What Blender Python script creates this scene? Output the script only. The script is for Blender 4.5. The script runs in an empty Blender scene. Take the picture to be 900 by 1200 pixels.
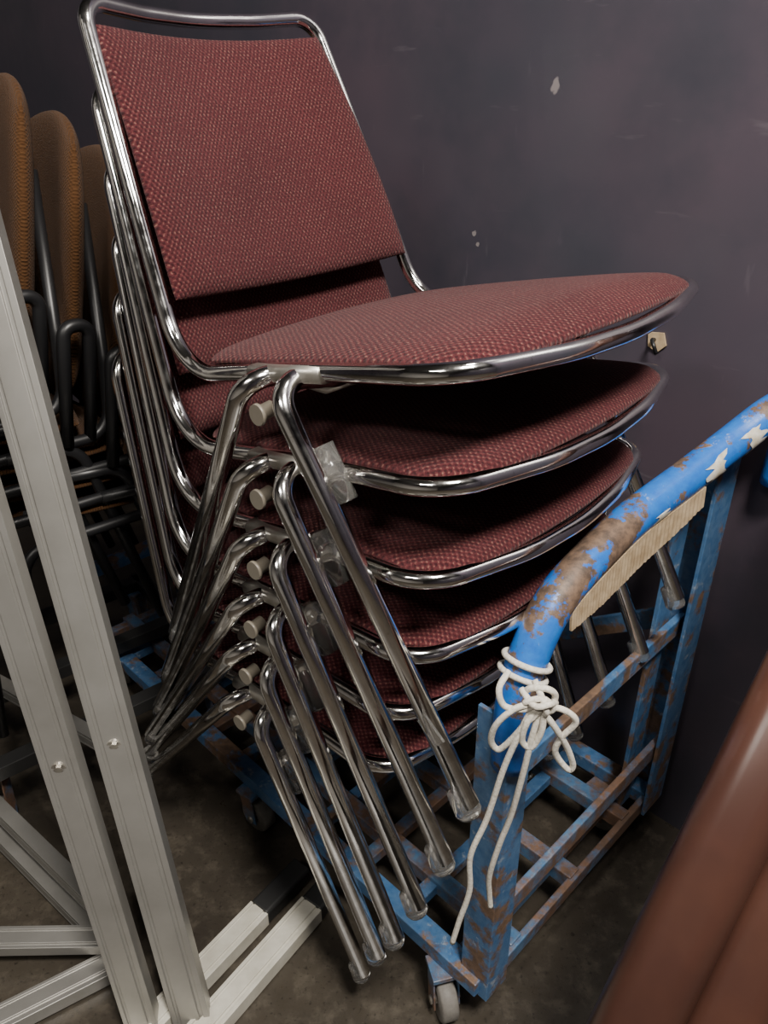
import bpy, math, random
from mathutils import Vector, Matrix, Euler
random.seed(4)
H=1.28
S=bpy.context.scene
COL=S.collection
def W(x,y,z): return Vector((x,y,z+H))

# ---------------------------------------------------------------- materials
def newmat(name):
    m=bpy.data.materials.new(name); m.use_nodes=True
    nt=m.node_tree; b=nt.nodes['Principled BSDF']
    return m,nt,b
def mix(nt,fac,c1,c2):
    n=nt.nodes.new('ShaderNodeMix'); n.data_type='RGBA'
    for sock,v in ((n.inputs[0],fac),(n.inputs[6],c1),(n.inputs[7],c2)):
        if hasattr(v,'is_output'): nt.links.new(v,sock)
        else: sock.default_value=v if not isinstance(v,tuple) else (*v,1)
    return n.outputs[2]
def ramp(nt,src,a,b,c0=0,c1=1):
    n=nt.nodes.new('ShaderNodeMapRange'); n.inputs[1].default_value=a; n.inputs[2].default_value=b
    n.inputs[3].default_value=c0; n.inputs[4].default_value=c1
    nt.links.new(src,n.inputs[0]); return n.outputs[0]
def math_(nt,op,a,b=None):
    n=nt.nodes.new('ShaderNodeMath'); n.operation=op
    for i,v in enumerate((a,b)):
        if v is None: continue
        if hasattr(v,'is_output'): nt.links.new(v,n.inputs[i])
        else: n.inputs[i].default_value=v
    return n.outputs[0]
def noise(nt,scale,detail=4,rough=.6,coord='Object',vec=None):
    n=nt.nodes.new('ShaderNodeTexNoise'); n.inputs['Scale'].default_value=scale
    n.inputs['Detail'].default_value=detail; n.inputs['Roughness'].default_value=rough
    if vec is None:
        tc=nt.nodes.new('ShaderNodeTexCoord'); vec=tc.outputs[coord]
    nt.links.new(vec,n.inputs['Vector']); return n.outputs[0]
def bump(nt,b,h,strength=.3,dist=.002):
    n=nt.nodes.new('ShaderNodeBump'); n.inputs['Strength'].default_value=strength; n.inputs['Distance'].default_value=dist
    nt.links.new(h,n.inputs['Height']); nt.links.new(n.outputs[0],b.inputs['Normal'])

def mat_chrome():
    m,nt,b=newmat('chrome')
    b.inputs['Metallic'].default_value=1
    n=noise(nt,60,3)
    nt.links.new(ramp(nt,n,.3,.8,.05,.20),b.inputs['Roughness'])
    n2=noise(nt,14,4); n3=noise(nt,150,4,.7)
    c=mix(nt,ramp(nt,n2,.4,.75),(.92,.91,.90),(.74,.72,.69))
    c=mix(nt,ramp(nt,n3,.62,.72,0,.5),c,(.35,.30,.25))
    nt.links.new(c,b.inputs['Base Color'])
    return m
def mat_fabric(name,dark,mid,dot,period=.0054):
    m,nt,b=newmat(name)
    tc=nt.nodes.new('ShaderNodeTexCoord')
    sp=nt.nodes.new('ShaderNodeSeparateXYZ'); nt.links.new(tc.outputs['UV'],sp.inputs[0])
    k=2*math.pi/period
    wob=math_(nt,'MULTIPLY',math_(nt,'SUBTRACT',noise(nt,40,2,.5,vec=tc.outputs['UV']),.5),2.4)
    su=math_(nt,'SINE',math_(nt,'ADD',math_(nt,'MULTIPLY',sp.outputs[0],k*.62),wob))
    sv=math_(nt,'SINE',math_(nt,'ADD',math_(nt,'MULTIPLY',sp.outputs[1],k*.85),wob))
    pr=math_(nt,'MULTIPLY',su,sv)
    n=noise(nt,360,3,.7,vec=tc.outputs['UV'])
    n2=noise(nt,7,3,.6,vec=tc.outputs['UV'])
    v=math_(nt,'ADD',pr,math_(nt,'MULTIPLY',math_(nt,'SUBTRACT',n,.5),5.0))
    f=ramp(nt,v,.6,1.3)
    base=mix(nt,ramp(nt,v,-1.0,.5),dark,mid)
    base=mix(nt,ramp(nt,n2,.3,.7,0,.4),base,dark)
    col=mix(nt,math_(nt,'MULTIPLY',f,.5),base,dot)
    nt.links.new(col,b.inputs['Base Color'])
    b.inputs['Roughness'].default_value=.95
    b.inputs['Sheen Weight'].default_value=.05
    b.inputs['Specular IOR Level'].default_value=.1
    bump(nt,b,v,.6,.0012)
    return m
def mat_simple(name,c1,c2=None,rough=.5,metal=0,scale=20,bs=0,spec=.5):
    m,nt,b=newmat(name)
    if c2:
        n=noise(nt,scale,5)
        nt.links.new(mix(nt,ramp(nt,n,.35,.68),c1,c2),b.inputs['Base Color'])
        if bs: bump(nt,b,n,bs,.002)
    else: b.inputs['Base Color'].default_value=(*c1,1)
    b.inputs['Roughness'].default_value=rough; b.inputs['Metallic'].default_value=metal
    b.inputs['Specular IOR Level'].default_value=spec
    return m
def mat_paint(name,blue,blue2,rust,t0,t1,scale=16,rust2=(.17,.095,.06),pale=.35,bias=None):
    m,nt,b=newmat(name)
    n=noise(nt,scale,8,.7); n2=noise(nt,5,3); n3=noise(nt,70,5,.7); n4=noise(nt,34,7,.75)
    v=math_(nt,'ADD',math_(nt,'MULTIPLY',n,.65),math_(nt,'MULTIPLY',n2,.35))
    if bias:
        tc=nt.nodes.new('ShaderNodeTexCoord'); sp=nt.nodes.new('ShaderNodeSeparateXYZ'); nt.links.new(tc.outputs['Object'],sp.inputs[0])
        v=math_(nt,'ADD',v,ramp(nt,sp.outputs[0],*bias))
    f=ramp(nt,v,t0,t1)
    cb=mix(nt,ramp(nt,n3,.35,.7),blue,blue2)
    cb=mix(nt,ramp(nt,n4,.58,.66,0,pale),cb,(.42,.44,.46))
    cr=mix(nt,ramp(nt,n3,.38,.62),rust,rust2)
    nt.links.new(mix(nt,f,cb,cr),b.inputs['Base Color'])
    nt.links.new(ramp(nt,f,0,1,.32,.55),b.inputs['Roughness'])
    bump(nt,b,v,.5,.003)
    return m
def mat_clear():
    m,nt,b=newmat('clear_plastic')
    b.inputs['Base Color'].default_value=(.90,.89,.86,1)
    b.inputs['Roughness'].default_value=.10
    b.inputs['Transmission Weight'].default_value=.94
    b.inputs['IOR'].default_value=1.35
    return m
def mat_wall():
    m,nt,b=newmat('satin_purple_grey_paint')
    n=noise(nt,1.3,4); n2=noise(nt,9,6); n5=noise(nt,3.2,5,.7)
    base=mix(nt,ramp(nt,n,.38,.66),(.046,.046,.060),(.073,.056,.073))
    base=mix(nt,ramp(nt,n5,.48,.7,0,.6),base,(.034,.037,.050))
    geo=nt.nodes.new('ShaderNodeNewGeometry')
    nn=nt.nodes.new('ShaderNodeTexNoise'); nn.inputs['Scale'].default_value=70; nt.links.new(geo.outputs['Position'],nn.inputs['Vector'])
    for (x,y,z,r) in [(.269,1.376,.026,.009),(.214,1.431,-.24,.003),(.165,1.48,-.21,.004),(.172,1.473,-.228,.003)]:
        d=nt.nodes.new('ShaderNodeVectorMath'); d.operation='DISTANCE'
        nt.links.new(geo.outputs['Position'],d.inputs[0]); d.inputs[1].default_value=(x,y,z+H)
        dd=math_(nt,'ADD',d.outputs['Value'],math_(nt,'MULTIPLY',math_(nt,'SUBTRACT',nn.outputs[0],.5),.02))
        f=ramp(nt,dd,r,r*.7,0,.75)
        base=mix(nt,f,base,(.26,.23,.23))
    for sc,rt,lo,hi,am in (((5,5,34),(.35,.25,0),.65,.74,.13),((26,26,5),(.5,-.4,.2),.68,.76,.11)):
        mp=nt.nodes.new('ShaderNodeMapping'); mp.inputs['Scale'].default_value=sc; mp.inputs['Rotation'].default_value=rt
        nt.links.new(geo.outputs['Position'],mp.inputs['Vector'])
        ns=noise(nt,1.0,4,.6,vec=mp.outputs[0])
        base=mix(nt,ramp(nt,ns,lo,hi,0,am),base,(.3,.27,.29))
    nt.links.new(base,b.inputs['Base Color'])
    nt.links.new(ramp(nt,n2,.3,.7,.28,.42),b.inputs['Roughness'])
    bump(nt,b,n2,.16,.004)
    return m
def mat_floor():
    m,nt,b=newmat('stained_concrete')
    n=noise(nt,3,6); n2=noise(nt,22,8,.7); n3=noise(nt,120,3)
    c=mix(nt,ramp(nt,n,.35,.65),(.056,.047,.035),(.030,.025,.020))
    c=mix(nt,ramp(nt,n2,.5,.72,0,.7),c,(.10,.084,.062))
    c=mix(nt,ramp(nt,n3,.58,.72,0,.7),c,(.012,.010,.008))
    nt.links.new(c,b.inputs['Base Color'])
    nt.links.new(ramp(nt,n2,.3,.7,.25,.5),b.inputs['Roughness'])
    bump(nt,b,n2,.15,.003)
    return m
CH=mat_chrome()
FAB=mat_fabric('maroon_woven_fabric',(.034,.0095,.012),(.096,.023,.026),(.29,.15,.115))
FABB=mat_fabric('rust_brown_fabric',(.050,.023,.009),(.080,.036,.014),(.095,.048,.020),.004)
PAN=mat_simple('black_seat_pan',(.015,.013,.013),(.03,.027,.025),.6)
CLR=mat_clear()
CAP=mat_simple('grey_bumper_cap',(.20,.18,.145),(.16,.14,.11),.35)
CAST=mat_simple('dull_cast_metal',(.62,.60,.55),(.45,.42,.37),.35,.9,40)
BLK=mat_simple('black_tube',(.010,.010,.011),None,.4)
BLUE=mat_paint('worn_blue_paint',(.035,.11,.25),(.09,.18,.32),(.10,.065,.045),.49,.55,20,(.18,.11,.07),.6)
BLUEH=mat_paint('handle_blue_paint',(.010,.11,.46),(.02,.16,.55),(.070,.048,.036),.515,.535,17,(.17,.11,.075),.75,(.18,.36,.030,.0))
RUST=mat_paint('rusty_steel',(.05,.13,.26),(.10,.18,.28),(.11,.07,.05),.44,.54)
ALU=mat_simple('anodised_aluminium',(.45,.44,.415),(.37,.36,.335),.40,.7,9)
WHT=mat_simple('white_plastic_strip',(.58,.56,.49),(.45,.43,.36),.5,0,25)
BLKP=mat_simple('black_plastic',(.02,.02,.02),None,.45)
ROPE=mat_simple('cotton_cord',(.76,.72,.64),(.52,.48,.40),.9,0,300,.5)
CARD=mat_simple('tan_cardboard',(.46,.35,.22),(.30,.21,.12),.85,0,60,.3)
TAPE=mat_simple('old_masking_tape',(.68,.66,.60),(.46,.40,.28),.8,0,70,.3)
PIPE=mat_simple('brown_lacquer',(.080,.034,.023),(.055,.024,.018),.30,0,5)
RUB=mat_simple('grey_wheel_rubber',(.20,.19,.17),(.12,.11,.10),.6,0,40)

# ---------------------------------------------------------------- geometry helpers
def mkobj(name,verts,faces,mat,smooth=True,uvs=None,parent=None):
    me=bpy.data.meshes.new(name); me.from_pydata([tuple(v) for v in verts],[],faces)
    if uvs:
        l=me.uv_layers.new(name='UVMap')
        for p in me.polygons:
            for li,vi in zip(p.loop_indices,p.vertices): l.data[li].uv=uvs[vi]
    me.materials.append(mat)
    if smooth:
        for p in me.polygons: p.use_smooth=True
    me.update()
    o=bpy.data.objects.new(name,me); COL.objects.link(o)
    if parent: o.parent=parent
    return o
def empty(name,loc=(0,0,0),rot=None):
    e=bpy.data.objects.new(name,None); e.empty_display_size=.1; COL.objects.link(e)
    e.location=loc
    if rot is not None: e.rotation_euler=rot
    return e
def fillet(pts,rads,closed=False,seg=8):
    pts=[Vector(p) for p in pts]; n=len(pts); out=[]
    for i in range(n):
        if not closed and i in (0,n-1): out.append(pts[i]); continue
        p=pts[i]; a=(pts[i-1]-p); c=(pts[(i+1)%n]-p)
        r=rads[i] if isinstance(rads,(list,tuple)) else rads
        if r<=0: out.append(p); continue
        ang=a.angle(c)
        if ang>math.pi-.01: out.append(p); continue
        t=min(r/math.tan(ang/2),a.length*.49,c.length*.49)
        p0=p+a.normalized()*t; p1=p+c.normalized()*t
        rr=t*math.tan(ang/2); bis=(a.normalized()+c.normalized()).normalized()
        cen=p+bis*(rr/math.sin(ang/2))
        v0=p0-cen; v1=p1-cen; th=v0.angle(v1)
        for k in range(seg+1):
            s=k/seg
            v=(v0*math.sin((1-s)*th)+v1*math.sin(s*th))/math.sin(th)
            out.append(cen+v)
    return out
def catmull(pts,n=8):
    pts=[Vector(p) for p in pts]; P=[pts[0]*2-pts[1]]+pts+[pts[-1]*2-pts[-2]]; out=[]
    for i in range(1,len(P)-2):
        for k in range(n):
            t=k/n; a,b,c,d=P[i-1],P[i],P[i+1],P[i+2]
            out.append(.5*((2*b)+(c-a)*t+(2*a-5*b+4*c-d)*t*t+(3*b-a-3*c+d)*t**3))
    out.append(pts[-1]); return out
def tube_data(path,r,closed=False,n=14):
    path=[Vector(p) for p in path]
    q=[path[0]]
    for p in path[1:]:
        if (p-q[-1]).length>1e-5: q.append(p)
    if closed and (q[0]-q[-1]).length<1e-5: q.pop()
    path=q; m=len(path); V=[];F=[]
    def tan(i):
        if closed: return (path[(i+1)%m]-path[i-1]).normalized()
        if i==0: return (path[1]-path[0]).normalized()
        if i==m-1: return (path[-1]-path[-2]).normalized()
        return ((path[i+1]-path[i]).normalized()+(path[i]-path[i-1]).normalized()).normalized()
    t=tan(0); nrm=t.orthogonal().normalized(); frames=[]
    for i in range(m):
        t2=tan(i); nrm=(nrm-t2*nrm.dot(t2)).normalized(); frames.append((t2,nrm.copy()))
    twist=0
    if closed:
        t0,n0=frames[0]; nn=(nrm-t0*nrm.dot(t0)).normalized()
        twist=math.atan2(nn.cross(n0).dot(t0),nn.dot(n0))
    for i,(tt,nn) in enumerate(frames):
        bb=tt.cross(nn); rr=r if not callable(r) else r(i/(m-1))
        tw=twist*i/m
        for k in range(n):
            a=2*math.pi*k/n+tw
            V.append(path[i]+nn*math.cos(a)*rr+bb*math.sin(a)*rr)
    for i in range(m if closed else m-1):
        j=(i+1)%m
        for k in range(n):
            F.append((i*n+k,i*n+(k+1)%n,j*n+(k+1)%n,j*n+k))
    if not closed:
        F.append(tuple(range(n-1,-1,-1))); F.append(tuple((m-1)*n+k for k in range(n)))
    return V,F
def tube(name,path,r,mat,parent=None,closed=False,n=14):
    V,F=tube_data(path,r,closed,n); o=mkobj(name,V,F,mat,True,None,parent)
    for p in o.data.polygons:
        if len(p.vertices)>4: p.use_smooth=False
    return o
def prism_data(p0,p1,prof,xdir):
    p0=Vector(p0);p1=Vector(p1);d=(p1-p0).normalized();x=Vector(xdir);x=(x-d*x.dot(d)).normalized();y=d.cross(x)
    n=len(prof); V=[p0+x*a+y*b for a,b in prof]+[p1+x*a+y*b for a,b in prof]
    F=[(i,(i+1)%n,n+(i+1)%n,n+i) for i in range(n)]
    F.append(tuple(range(n-1,-1,-1)));F.append(tuple(range(n,2*n)))
    return V,F
def bevel(o,w=.002,seg=2):
    md=o.modifiers.new('bevel','BEVEL'); md.width=w; md.segments=seg; md.limit_method='ANGLE'
def prism(name,p0,p1,prof,xdir,mat,parent=None,bv=.0015):
    V,F=prism_data(p0,p1,prof,xdir); o=mkobj(name,V,F,mat,False,None,parent)
    if bv: bevel(o,bv)
    return o
def rect(w,h): return [(-w/2,-h/2),(w/2,-h/2),(w/2,h/2),(-w/2,h/2)]
def rrect(w,h,r,n=3):
    out=[]
    for cx,cy,a0 in ((w/2-r,h/2-r,0),(-w/2+r,h/2-r,90),(-w/2+r,-h/2+r,180),(w/2-r,-h/2+r,270)):
        for k in range(n+1):
            a=math.radians(a0+90*k/n); out.append((cx+r*math.cos(a),cy+r*math.sin(a)))
    return out
def angle_prof(w,t,h=None):
    h=h or w
    return [(0,0),(w,0),(w,t),(t,t),(t,h),(0,h)]
def alu_prof(w,h,g=.0035):
    return [(-w/2,-h/2),(-w*.37,-h/2),(-w*.36,-h/2+g),(-w*.28,-h/2+g),(-w*.27,-h/2),(w*.22,-h/2),(w*.23,-h/2+g),(w*.33,-h/2+g),(w*.34,-h/2),(w/2,-h/2),
            (w/2,h/2),(w*.34,h/2),(w*.33,h/2-g),(w*.23,h/2-g),(w*.22,h/2),(-w*.27,h/2),(-w*.28,h/2-g),(-w*.36,h/2-g),(-w*.37,h/2),(-w/2,h/2)]
def pad_data(fn,n=28,m=28,c=.14,tf=.014,tb=.012,pw=8):
    V=[];F=[];UV=[]
    def mp(k,n): return math.sin((k/n-.5)*math.pi)
    for side in (1,-1):
        for j in range(m+1):
            for i in range(n+1):
                s=mp(i,n);t=mp(j,m)
                x=s*math.sqrt(1-c*t*t); y=t*math.sqrt(1-c*s*s)
                p,nr,uv=fn(x,y)
                e=math.sqrt(max(0,(1-abs(s)**pw)*(1-abs(t)**pw)))
                V.append(p+nr*(e*(tf if side>0 else -tb))); UV.append(uv)
    off=(n+1)*(m+1)
    for j in range(m):
        for i in range(n):
            a=j*(n+1)+i
            F.append((a,a+1,a+n+2,a+n+1)); F.append((off+a,off+a+n+1,off+a+n+2,off+a+1))
    return V,F,UV
def pad(name,fn,mat,parent,**k):
    V,F,UV=pad_data(fn,**k); o=mkobj(name,V,F,mat,True,UV,parent)
    import bmesh
    bm=bmesh.new(); bm.from_mesh(o.data); bmesh.ops.remove_doubles(bm,verts=bm.verts,dist=1e-5); bmesh.ops.recalc_face_normals(bm,faces=bm.faces); bm.to_mesh(o.data); bm.free()
    return o

# ---------------------------------------------------------------- room
def quad(name,pts,mat,thick,nrm):
    n=Vector(nrm).normalized()*thick
    pts=[Vector(p) for p in pts]
    V=pts+[p-n for p in pts]
    F=[(0,1,2,3),(7,6,5,4)]+[(i,(i+4),(i+1)%4+4,(i+1)%4) for i in range(4)]
    return mkobj(name,V,F,mat,False)
WALL=mat_wall(); FLOOR=mat_floor()
s2=1/math.sqrt(2)
wc=Vector((1.645/2,1.645/2,0)); wd=Vector((-s2,s2,0)); wn=Vector((-s2,-s2,0))
hc=3.0
A=wc-wd*2.2; B=wc+wd*4.2
quad('wall_back',[A,B,B+Vector((0,0,hc)),A+Vector((0,0,hc))],WALL,.1,wn)
C2=B+wn*4.5
quad('wall_left',[B,C2,C2+Vector((0,0,hc)),B+Vector((0,0,hc))],WALL,.1,-wd)
D2=A+wn*4.5
WARM=mat_simple('pale_bounce_paint',(.62,.60,.56),(.55,.53,.49),.6)  # unseen wall behind the camera, made pale to brighten the chrome's reflections
quad('wall_front',[C2,D2,D2+Vector((0,0,hc)),C2+Vector((0,0,hc))],WARM,.1,-wn)
quad('wall_right',[D2,A,A+Vector((0,0,hc)),D2+Vector((0,0,hc))],WALL,.1,wd)
quad('floor',[A,B,C2,D2],FLOOR,.1,(0,0,1))
CEIL=mat_simple('ceiling_paint',(.14,.14,.135),(.11,.11,.105),.8)
quad('ceiling',[p+Vector((0,0,hc)) for p in (A,B,C2,D2)],CEIL,.1,(0,0,-1))

# small torn bracket on the wall
wb=empty('torn_bracket')
bc=W(.436,1.209,-.334)+wn*.001
def BP(u,v,w): return bc+wd*(-u)+Vector((0,0,v))+wn*w
V=[BP(-.016,.012,0),BP(.010,.015,0),BP(.017,-.004,0),BP(.004,-.017,0),BP(-.013,-.010,0)]
V+=[v+wn*.003 for v in V]
F=[(5,6,7,8,9)]+[(i,(i+1)%5,(i+1)%5+5,i+5) for i in range(5)]
mkobj('chipped_plate',V,F,CARD,False,None,wb)
tube('hook',catmull([BP(-.004,.002,.002),BP(-.002,.004,.014),BP(.006,-.002,.022),BP(.010,-.014,.018)],6),.0032,BLK,wb,False,10)

# ---------------------------------------------------------------- maroon chairs
hw=.223;tx,tz,ht=-.569,.307,.178
fx,fz,hf=.059,-.458,.249;rx,rz=-.483,-.499
FR=.0097; LR=.0110
def build_chair(root):
    near=[(tx-.034,0,tz-.004),(tx-.022,-ht*.50,tz-.001),(tx,-ht,tz+.006),(-.478,-.203,.10),(-.402,-.222,-.084),(-.20,-.225,-.040),(.018,-.240,.000),(.052,-.10,-.004),(.058,0,-.006)]
    far=[(x,-y,z) for x,y,z in near[1:-1]][::-1]
    pts=near+far
    rn=[.3,.25,.036,.6,.085,1.2,.058,.30,.5]
    rads=rn+rn[1:-1][::-1]
    tube('chrome_frame',fillet(pts,rads,True,10),FR,CH,root,True,16)
    HY=.226
    def xf(y):
        y=abs(y); v=.055-.030*(y/HY)**2; R=.060; y0=HY+.002-R
        if y>y0: v-=R-math.sqrt(max(0,R*R-(y-y0)**2))
        return v
    def xr(y):
        y=abs(y); v=-.366; R=.050; y0=HY+.001-R
        if y>y0: v+=R-math.sqrt(max(0,R*R-(y-y0)**2))
        return v
    def seatf(s,t):
        y=HY*s*(1-.020*(1-t)/2)
        a,b=xr(y),xf(y); x=a+(b-a)*(t+1)/2
        z=.004+.178*x*(1 if x<0 else .1)
        z+=.014*(1-s*s)*(1-t*t*.4) -.004*max(0,t)**4*(1-.3*s*s) 
        nrm=Vector((.10*max(0,t)**3,.06*s,1)).normalized()
        return Vector((x,y,z)),nrm,(x,y)
    pad('seat_cushion',seatf,FAB,root,c=0,tf=.013,tb=.010,n=40,m=34)
    def panf(s,t):
        p,n,u=seatf(s*.9,t*.9); return p-Vector((0,0,.010)),n,u
    pad('seat_pan',panf,PAN,root,c=.13,tf=.003,tb=.006,n=14,m=14)
    def backf(s,t):
        k=.195+(t+1)/2*(.955-.195)
        px=-.395+(tx+.395)*k+ .012*math.sin(math.pi*k); pz=-.080+(tz+.08)*k
        hwid=.222+(ht-.222)*k-.004
        bow=.028*(1-s*s)*(.6+.4*k)
        d=Vector((tx+.395,0,tz+.08)).normalized(); nrm=Vector((d.z,0,-d.x)).normalized()
        nn=(nrm+Vector((0,-.22*s,0))).normalized()
        p=Vector((px,hwid*s,pz))-nrm*bow+nrm*.004
        return p,nn,(k*.42,hwid*s)
    pad('back_cushion',backf,FAB,root,c=.03,tf=.013,tb=.012,pw=10)
    fl=[(fx,-hf,fz+.012),(-.178,-.268,-.034),(-.172,-.19,-.050),(-.172,.19,-.050),(-.178,.268,-.034),(fx,hf,fz+.012)]
    rl=[(rx,-hf,rz+.012),(-.224,-.264,-.040),(-.214,-.19,-.056),(-.214,.19,-.056),(-.224,.264,-.040),(rx,hf,rz+.012)]
    tube('front_leg_hoop',fillet(fl,[0,.038,.03,.03,.038,0],False,10),LR,CH,root,False,16)
    tube('rear_leg_hoop',fillet(rl,[0,.046,.03,.03,.046,0],False,10),LR,CH,root,False,16)
    for sgn in (-1,1):
        sd='near' if sgn<0 else 'far'
        V,F=prism_data((-.250,sgn*.229,-.050),(-.140,sgn*.229,-.031),rrect(.024,.018,.007),(0,1,0))
        mkobj('saddle_bracket_'+sd,V,F,CAST,True,None,root)
        V,F=prism_data((-.195,sgn*.20,-.060),(-.195,sgn*.06,-.062),rrect(.050,.012,.005),(1,0,0))
        mkobj('cross_plate_'+sd,V,F,CAST,True,None,root)
        V,F=tube_data([(-.208,sgn*.245,-.076),(-.208,sgn*.262,-.078),(-.208,sgn*.2621,-.078),(-.208,sgn*.266,-.078)],lambda s:[.0085,.0085,.0118,.0112][min(3,int(round(s*3)))],False,22)
        o=mkobj('bumper_cap_'+sd,V,F,CAP,True,None,root)
        for p in o.data.polygons:
            if len(p.vertices)>4: p.use_smooth=False
        d=(Vector((fx,sgn*hf,fz))-Vector((-.178,sgn*.268,-.034))).normalized()
        a=Vector((-.178,sgn*.256,-.034))+d*.075+Vector((.004,-sgn*.008,0)); b=a+d*.060
        V,F=prism_data(a,b,rrect(.022,.026,.008),(0,1,0))
        o=mkobj('clear_stacking_clip_'+sd,V,F,CLR,True,None,root)
        f0=Vector((fx,sgn*hf,fz)); 
        V,F=tube_data([f0-d*.030,f0-d*.028,f0-d*.002,f0+d*.003],lambda s:[.0118,.0135,.0145,.0120][min(3,int(round(s*3)))],False,18)
        mkobj('front_foot_cap_'+sd,V,F,CLR,True,None,root)
        d2=(Vector((rx,sgn*hf,rz))-Vector((-.224,sgn*.264,-.040))).normalized(); r0=Vector((rx,sgn*hf,rz))
        V,F=tube_data([r0-d2*.030,r0-d2*.028,r0-d2*.002,r0+d2*.003],lambda s:[.0112,.0120,.0128,.0110][min(3,int(round(s*3)))],False,18)
        mkobj('rear_foot_cap_'+sd,V,F,CLR,True,None,root)
poses=[[0.202,0.786,-0.192,-0.744,0.025,0.01],[0.195,0.799,-0.304,-0.729,-0.014,-0.001],[0.184,0.812,-0.414,-0.722,-0.058,-0.01],[0.171,0.83,-0.52,-0.707,-0.105,-0.011],[0.153,0.855,-0.617,-0.694,-0.144,0.008],[0.133,0.879,-0.72,-0.677,-0.178,0.028]]
def pose_mat(x,y,z,yaw,p,r):
    return Matrix.Translation((x,y,z+H))@Matrix.Rotation(yaw,4,'Z')@Matrix.Rotation(-p,4,'Y')@Matrix.Rotation(r,4,'X')
first=None
for i,ps in enumerate(poses):
    e=empty('stacking_chair'); e.matrix_world=pose_mat(*ps)
    if first is None:
        build_chair(e); first=e
    else:
        for ch in [c for c in first.children]:
            o=bpy.data.objects.new(ch.name.split('.')[0],ch.data); COL.objects.link(o); o.parent=e
V,F=prism_data((.006,-.262,-.352),(.030,-.262,-.372),rect(.003,.016),(0,1,0)); mkobj('leg_tag',V,F,CLR,False,None,first)

# ---------------------------------------------------------------- trolley
ef=Vector((s2,-s2,0)); el=Vector((s2,s2,0)); TO=Vector((.147,.686,H))
def T(a,b,z): return TO-ef*a+el*b+Vector((0,0,z))
tr=empty('chair_trolley')
Wd=.505; zb=-1.18; L=1.22
def bar(name,p,q,w,h,xd,mat): return prism(name,p,q,rect(w,h),xd,mat,tr,.002)
prism('post_near',T(-.014,-.006,zb-.01),T(-.006,-.002,-.645),angle_prof(.050,.006),el,BLUE,tr,.001)
prism('post_far',T(-.015,Wd+.030,zb),T(-.015,Wd+.030,-.468),[(0,0),(-.07,0),(-.07,.006),(-.006,.006),(-.006,.055),(0,.055)],el,BLUE,tr,.001)
prism('post_far_web',T(.03,Wd-.035,zb),T(.03,Wd-.035,-.50),rect(.05,.008),el,BLUE,tr,.001)
hp=[T(0,.012,-.72),T(0,.012,-.62),T(0,.034,-.555),T(0,.078,-.505),T(0,.15,-.480),T(0,.24,-.462),T(-.012,.34,-.440),T(-.028,.43,-.412),T(-.050,.49,-.378),T(-.062,.525,-.372),T(-.066,.55,-.40),T(-.066,.555,-.50)]
tube('push_handle',catmull(hp,8),.0240,BLUEH,tr,False,24)
for nm,b,w,mat in (('rail_near',0.0,.034,BLUE),('rail_inner_near',.085,.028,RUST),('rail_mid',.25,.028,RUST),('rail_inner_far',.42,.028,RUST),('rail_far',Wd,.034,BLUE)):
    bar(nm,T(0,b,zb+.012),T(L,b,zb+.012),w,.03,el,mat)
n=11
for i in range(n):
    a=.05+i*(L-.07)/(n-1)
    bar('slat_%d'%(i+1),T(a,-.012,zb+.008),T(a,Wd+.012,zb+.008),.024,.022,ef,BLUE if i%2 else RUST)
bar('end_bar_low',T(.0,.03,-1.172),T(.0,Wd,-1.172),.012,.03,ef,RUST)
bar('end_bar_mid',T(.0,.03,-1.03),T(.0,Wd,-1.03),.012,.035,ef,RUST)
bar('end_bar_high',T(.01,.03,-.765),T(.01,Wd,-.765),.012,.035,ef,BLUE)
bar('side_brace',T(.01,Wd,-.75),T(.60,Wd,-1.16),.012,.035,el,BLUE)
bar('rear_post_near',T(L,0,zb),T(L,0,-.98),.04,.04,el,BLUE)
bar('rear_post_far',T(L,Wd,zb),T(L,Wd,-.98),.04,.04,el,BLUE)
bar('rear_top_bar',T(L,0,-.99),T(L,Wd,-.99),.03,.03,ef,BLUE)
def caster(c,yaw,nm,par,zt=H+zb-.006):
    c=Vector((c[0],c[1],0))
    r=.036; ax=Vector((math.cos(yaw),math.sin(yaw),0)); fw_=Vector((-ax.y,ax.x,0))
    cc=c+Vector((0,0,r))
    V,F=tube_data([cc-ax*.014,cc-ax*.011,cc+ax*.011,cc+ax*.014],lambda s:[r-.004,r,r,r-.004][min(3,int(round(s*3)))],False,28)
    mkobj(nm+'_wheel',V,F,RUB,True,None,par)
    V,F=tube_data([cc-ax*.024,cc+ax*.024],.007,False,12); mkobj(nm+'_axle',V,F,CAST,True,None,par)
    top=c+Vector((0,0,zt))+fw_*.012
    for s in (-1,1):
        prism(nm+'_fork_%s'%('a' if s<0 else 'b'),cc+ax*s*.020-Vector((0,0,.010)),top+ax*s*.020,rect(.030,.003),fw_,RUST,par,.001)
    prism(nm+'_plate',top-Vector((0,0,.006)),top+Vector((0,0,.003)),rect(.046,.044),ax,RUST,par,.001)
caster(T(.055,-.018,0),.25,'caster_near_front',tr); caster(T(.55,-.01,0),.9,'caster_near_mid',tr); caster(T(L-.08,.02,0),.2,'caster_near_rear',tr)
caster(T(.07,Wd-.03,0),.7,'caster_far_front',tr); caster(T(L-.08,Wd-.03,0),.3,'caster_far_rear',tr)
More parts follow.
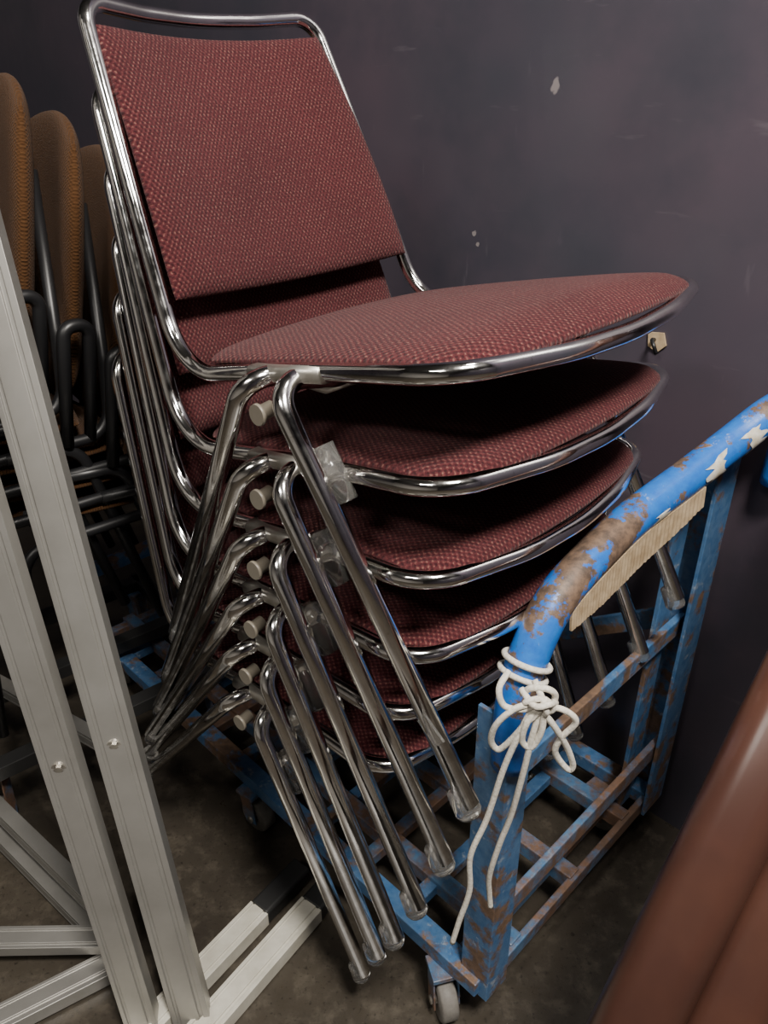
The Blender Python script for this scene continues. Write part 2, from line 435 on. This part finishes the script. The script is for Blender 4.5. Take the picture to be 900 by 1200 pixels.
# cardboard tag taped along the underside of the handle
hpc=catmull(hp,8)
V=[];F=[]
i0,i1=24,50; cnt=0
for i in range(i0,i1):
    for sub in range(3):
        s=((i-i0)+sub/3)/(i1-i0)
        p=hpc[i].lerp(hpc[i+1],sub/3)
        w=.014+.032*(math.sin(math.pi*(.05+.88*s)))**.6+random.uniform(-.0012,.0012)
        q=p+ef*(.021+.0008*(cnt%2))-Vector((0,0,.014))
        V+=[q,q-Vector((0,0,w))+ef*.002,q-Vector((0,0,w))-ef*.001,q-ef*.003]; cnt+=1
for i in range(cnt-1):
    for k in range(4): F.append((4*i+k,4*i+(k+1)%4,4*i+4+(k+1)%4,4*i+4+k))
F.append((3,2,1,0)); F.append(tuple(4*(cnt-1)+k for k in range(4)))
mkobj('cardboard_strip',V,F,CARD,False,None,tr)
def patch(nm,i0,i1,a0,a1,r=.0248,jag=.007):
    V=[];F=[];mA=14;path=hpc[i0:i1+1]
    for j,p in enumerate(path):
        t=(hpc[i0+j+1]-hpc[i0+j-1]).normalized(); x=ef-t*ef.dot(t); x.normalize(); y=t.cross(x)
        for k in range(mA+1):
            a=a0+(a1-a0)*k/mA+random.uniform(-.2,.2)*(k in(0,mA))
            V.append(p+(x*math.cos(a)+y*math.sin(a))*r+t*random.uniform(-jag,jag)*(j in (0,len(path)-1)))
    for j in range(len(path)-1):
        for k in range(mA):
            q=j*(mA+1)+k; F.append((q,q+1,q+mA+2,q+mA+1))
    mkobj(nm,V,F,TAPE,True,None,tr)
patch('tape_patch_1',41,43,-.2,1.0); patch('tape_patch_2',50,53,-.8,1.3,.0250,.011); patch('tape_patch_3',57,60,-1.0,1.2,.0249,.009)

# ---------------------------------------------------------------- cord
cord=empty('white_cord')
K=W(.166,.640,-.562)
def kp(dx,dz,dy=0): return K+Vector((dx*.00095,dy*.001,-dz*.00100))
RR=.0036
def rp(nm,pts): tube(nm,catmull(pts,8),RR,ROPE,cord,False,10)
def ring(nm,c,t,r):
    t=t.normalized(); x=t.orthogonal().normalized(); y=t.cross(x)
    tube(nm,[c+(x*math.cos(2*math.pi*k/30)+y*math.sin(2*math.pi*k/30))*r for k in range(30)],RR,ROPE,cord,True,10)
for q,i in enumerate((12,14)):
    t=hpc[i+1]-hpc[i-1]; ring('wrap_%d'%(q+1),hpc[i],t+Vector((0,0,.004*(q-1))),.0276)
rp('knot',[kp(-18,0),kp(-10,-14,-8),kp(8,-16,-12),kp(18,-2,-8),kp(8,14,-12),kp(-12,12,-10),kp(-16,-2,-16),kp(2,-8,-18),kp(14,6,-18),kp(-2,18,-14)])
rp('knot_b',[kp(-6,-20,-2),kp(2,-6,-20),kp(6,8,-22),kp(0,22,-8)])
rp('knot_c',[kp(-20,-8,-2),kp(-8,-2,-22),kp(8,-6,-24),kp(20,8,-6)])
rp('bow_loop_left',[kp(0,4,-12),kp(-26,6,-16),kp(-46,30,-14),kp(-50,60,-8),kp(-40,76,-6),kp(-28,56,-12),kp(-14,26,-18),kp(2,6,-18)])
rp('bow_loop_right',[kp(4,4,-14),kp(28,8,-18),kp(42,24,-18),kp(30,50,-14),kp(26,76,-10),kp(44,104,-8),kp(50,98,-8),kp(38,66,-12),kp(18,30,-18),kp(4,10,-18)])
rp('bow_loop_short',[kp(0,4,-16),kp(-14,24,-20),kp(-16,52,-18),kp(-4,60,-18),kp(4,34,-20),kp(4,8,-18)])
rp('tail_left',[kp(-8,8,-14),kp(-22,50,-16),kp(-34,100,-14),W(.120,.625,-.74),W(.104,.622,-.80),W(.106,.620,-.86),W(.096,.620,-.92),W(.089,.620,-.965)])
rp('tail_right',[kp(0,8,-16),kp(-6,50,-18),kp(-10,100,-16),W(.150,.632,-.74),W(.140,.636,-.80),W(.133,.640,-.86),W(.136,.643,-.90),W(.139,.643,-.925)])
rp('left_wrap_tail',[kp(-34,-26,6),kp(-46,-14,-8),kp(-40,6,-12),kp(-20,10,-14),kp(-4,4,-14)])

# ---------------------------------------------------------------- aluminium folding frames
af=empty('aluminium_folding_frame')
def beam(nm,p,q,w,h,xd,mat=None): return prism(nm,p,q,alu_prof(w,h),xd,mat or ALU,af,.0008)
def ext(p,q,k): return q+(q-p)*k
pA0=W(-.298,.69,-1.262); pA1=W(-.480,.955,-.13); pA2=ext(pA0,pA1,.30)
pB0=W(-.372,.68,-1.262); pB1=W(-.468,.80,-.53); pB2=ext(pB0,pB1,1.1)
beam('upright_a',pA0,pA2,.056,.030,(1,.15,0)); beam('upright_b',pB0,pB2,.048,.030,(1,.15,0))
for nm,p,q,f in (('bolt_a',pA0,pA1,.425),('bolt_b',pB0,pB1,.66)):
    c=p.lerp(q,f); d=Vector((.10,-.97,-.2)).normalized()
    V,F=tube_data([c+d*.012,c+d*.019],.0060,False,6); mkobj(nm,V,F,CAST,False,None,af)
    V,F=tube_data([c+d*.012,c+d*.0165],.0095,False,20); mkobj(nm+'_washer',V,F,CAST,False,None,af)
def foot(nm,p,q,w=.042,e=.07):
    d=(q-p).normalized()
    prism(nm,p,q-d*(e-.045),alu_prof(w,.030),Vector((d.y,-d.x,0)),WHT,af,.001)
    prism(nm+'_end',q-d*(e-.045),q+d*.045,rrect(w*.98,.034,.006),Vector((d.y,-d.x,0)),BLKP,af,.002)
foot('foot_bar_a',W(-.47,.53,-1.262),W(-.180,.918,-1.262),.042,.11); foot('foot_bar_b',W(-.40,.50,-1.262),W(-.128,.874,-1.262),.046,.045)
beam('stretcher_a',W(-1.05,1.26,-1.255),W(-.42,.765,-1.255),.034,.026,(0,0,1))
beam('stretcher_b',W(-1.15,1.36,-1.20),W(-.44,.80,-1.20),.034,.026,(0,0,1))
beam('stretcher_c',W(-1.1,1.45,-1.10),W(-.45,1.05,-1.10),.03,.026,(0,0,1))
beam('base_plate_a',W(-1.0,.79,-1.235),W(-.43,.80,-1.235),.04,.02,(0,1,0)); beam('base_plate_b',W(-.75,.59,-1.262),W(-.43,.785,-1.262),.045,.025,(.6,-.8,0))
prism('rear_upright',W(-.80,1.42,-1.26),W(-.93,1.42,-.60),rrect(.040,.03,.006),(1,0,0),CAST,af,.001)

# ---------------------------------------------------------------- brown poles leaning on wall
for k,(ox,oy) in enumerate(((0,0),(.084,0))):
    e=empty('brown_pole')
    d=Vector((.135,.130,.25)); c=W(.246+ox,.43+oy,-.80)
    base=c-d*((c.z-.03)/d.z); 
    tt=((1.645-.075)-(c.x+c.y))/(d.x+d.y); topp=c+d*tt
    dn=d.normalized()
    V,F=prism_data(base,topp,rrect(.076,.074,.028,8),Vector((1,-.6,0))); o=mkobj('pole_body',V,F,PIPE,True,None,e)
    for p in o.data.polygons:
        if len(p.vertices)>4: p.use_smooth=False
    V,F=prism_data(topp-dn*.03,topp+dn*.004,rrect(.079,.077,.029,8),Vector((1,-.6,0))); mkobj('end_cap',V,F,BLKP,False,None,e)

# ---------------------------------------------------------------- brown chairs behind
def build_brown(root):
    def backf(s,t):
        x=-.20-.05*t-.03*(1-s*s); z=.26+.24*t
        nrm=Vector((1,-.1*s,.2)).normalized()
        return Vector((x,.19*s*(1-.06*max(0,t)**2),z)),nrm,(s*.2,t*.2)
    pad('back_cushion',backf,FABB,root,c=.34,tf=.024,tb=.020,pw=6)
    def seatf(s,t):
        return Vector((.02+.21*t,.21*s,.02+.015*t)),Vector((0,0,1)),(s*.2,t*.2)
    pad('seat_cushion',seatf,FABB,root,c=.25,tf=.02,tb=.015,pw=6)
    for sg in (-1,1):
        sd='near' if sg<0 else 'far'
        tube('side_frame_'+sd,fillet([(-.255,sg*.12,.36),(-.215,sg*.205,.12),(-.20,sg*.215,-.01),(.20,sg*.215,-.01),(.24,sg*.215,-.42)],.05),.010,BLK,root)
        tube('rear_leg_'+sd,fillet([(-.02,sg*.218,-.01),(-.14,sg*.218,-.02),(-.24,sg*.218,-.42)],.05),.010,BLK,root)
        tube('arm_post_'+sd,fillet([(-.165,sg*.215,-.01),(-.195,sg*.225,.19),(-.150,sg*.228,.19),(-.12,sg*.225,-.01)],.02),.011,BLK,root)
    tube('cross_bar',[(.1,-.215,-.02),(.1,.215,-.02)],.009,BLK,root)
bf=None
for i in range(5):
    e=empty('upholstered_armchair'); e.matrix_world=Matrix.Translation(W(-.838+.056*i,1.27+.040*i,-.455-.055*i))@Matrix.Rotation(math.radians(221),4,'Z')
    if bf is None: build_brown(e); bf=e
    else:
        for ch in bf.children:
            o=bpy.data.objects.new(ch.name.split('.')[0],ch.data); COL.objects.link(o); o.parent=e
dl=empty('flat_dolly')
dx=Vector((math.cos(.70),math.sin(.70),0)); dy=Vector((-dx.y,dx.x,0)); dc=Vector((-.70,1.37,0))
zt=H-1.115
for nm,o_ in (('a',-.22),('b',0),('c',.22)):
    prism('dolly_rail_'+nm,dc-dx*.28+dy*o_+Vector((0,0,zt)),dc+dx*.28+dy*o_+Vector((0,0,zt)),rect(.035,.03),dy,BLKP,dl)
for nm,o_ in (('a',-.26),('b',.26)):
    prism('dolly_end_'+nm,dc-dy*.25+dx*o_+Vector((0,0,zt)),dc+dy*.25+dx*o_+Vector((0,0,zt)),rect(.035,.03),dx,BLKP,dl)
for k,(a_,b_) in enumerate(((-.24,-.20),(-.24,.20),(.24,-.20),(.24,.20))):
    p=dc+dx*a_+dy*b_; caster(p,.4*k,'dolly_caster_%d'%(k+1),dl,zt-.015)

# ---------------------------------------------------------------- lights
def area(name,loc,size,power,col,target=None,sy=None):
    l=bpy.data.lights.new(name,'AREA'); l.energy=power; l.color=col; l.size=size
    if sy: l.shape='RECTANGLE'; l.size_y=sy
    o=bpy.data.objects.new(name,l); COL.objects.link(o); o.location=loc
    if target is not None:
        o.rotation_euler=(Vector(target)-Vector(loc)).to_track_quat('-Z','Y').to_euler()
    return o
area('ceiling_lamp_main',(.45,-.35,2.9),.5,130,(1,.94,.86),(.3,.6,.8),.35)
area('ceiling_lamp_left',(-1.3,-.9,2.9),.9,28,(1,.95,.88),(-.4,.6,.6),.3)
area('ceiling_lamp_side',(.40,.6,2.95),.25,13,(1,.94,.86))
w=bpy.data.worlds.new('room_ambient'); S.world=w; w.use_nodes=True
w.node_tree.nodes['Background'].inputs[0].default_value=(.8,.85,1,1); w.node_tree.nodes['Background'].inputs[1].default_value=.2

# ---------------------------------------------------------------- camera
cd=bpy.data.cameras.new('camera'); cam=bpy.data.objects.new('camera',cd); COL.objects.link(cam)
cd.sensor_fit='HORIZONTAL'; cd.sensor_width=36; cd.lens=36; cd.clip_start=.02
cam.location=(0,0,H); cam.rotation_euler=(math.radians(90-28),0,0)
S.camera=cam
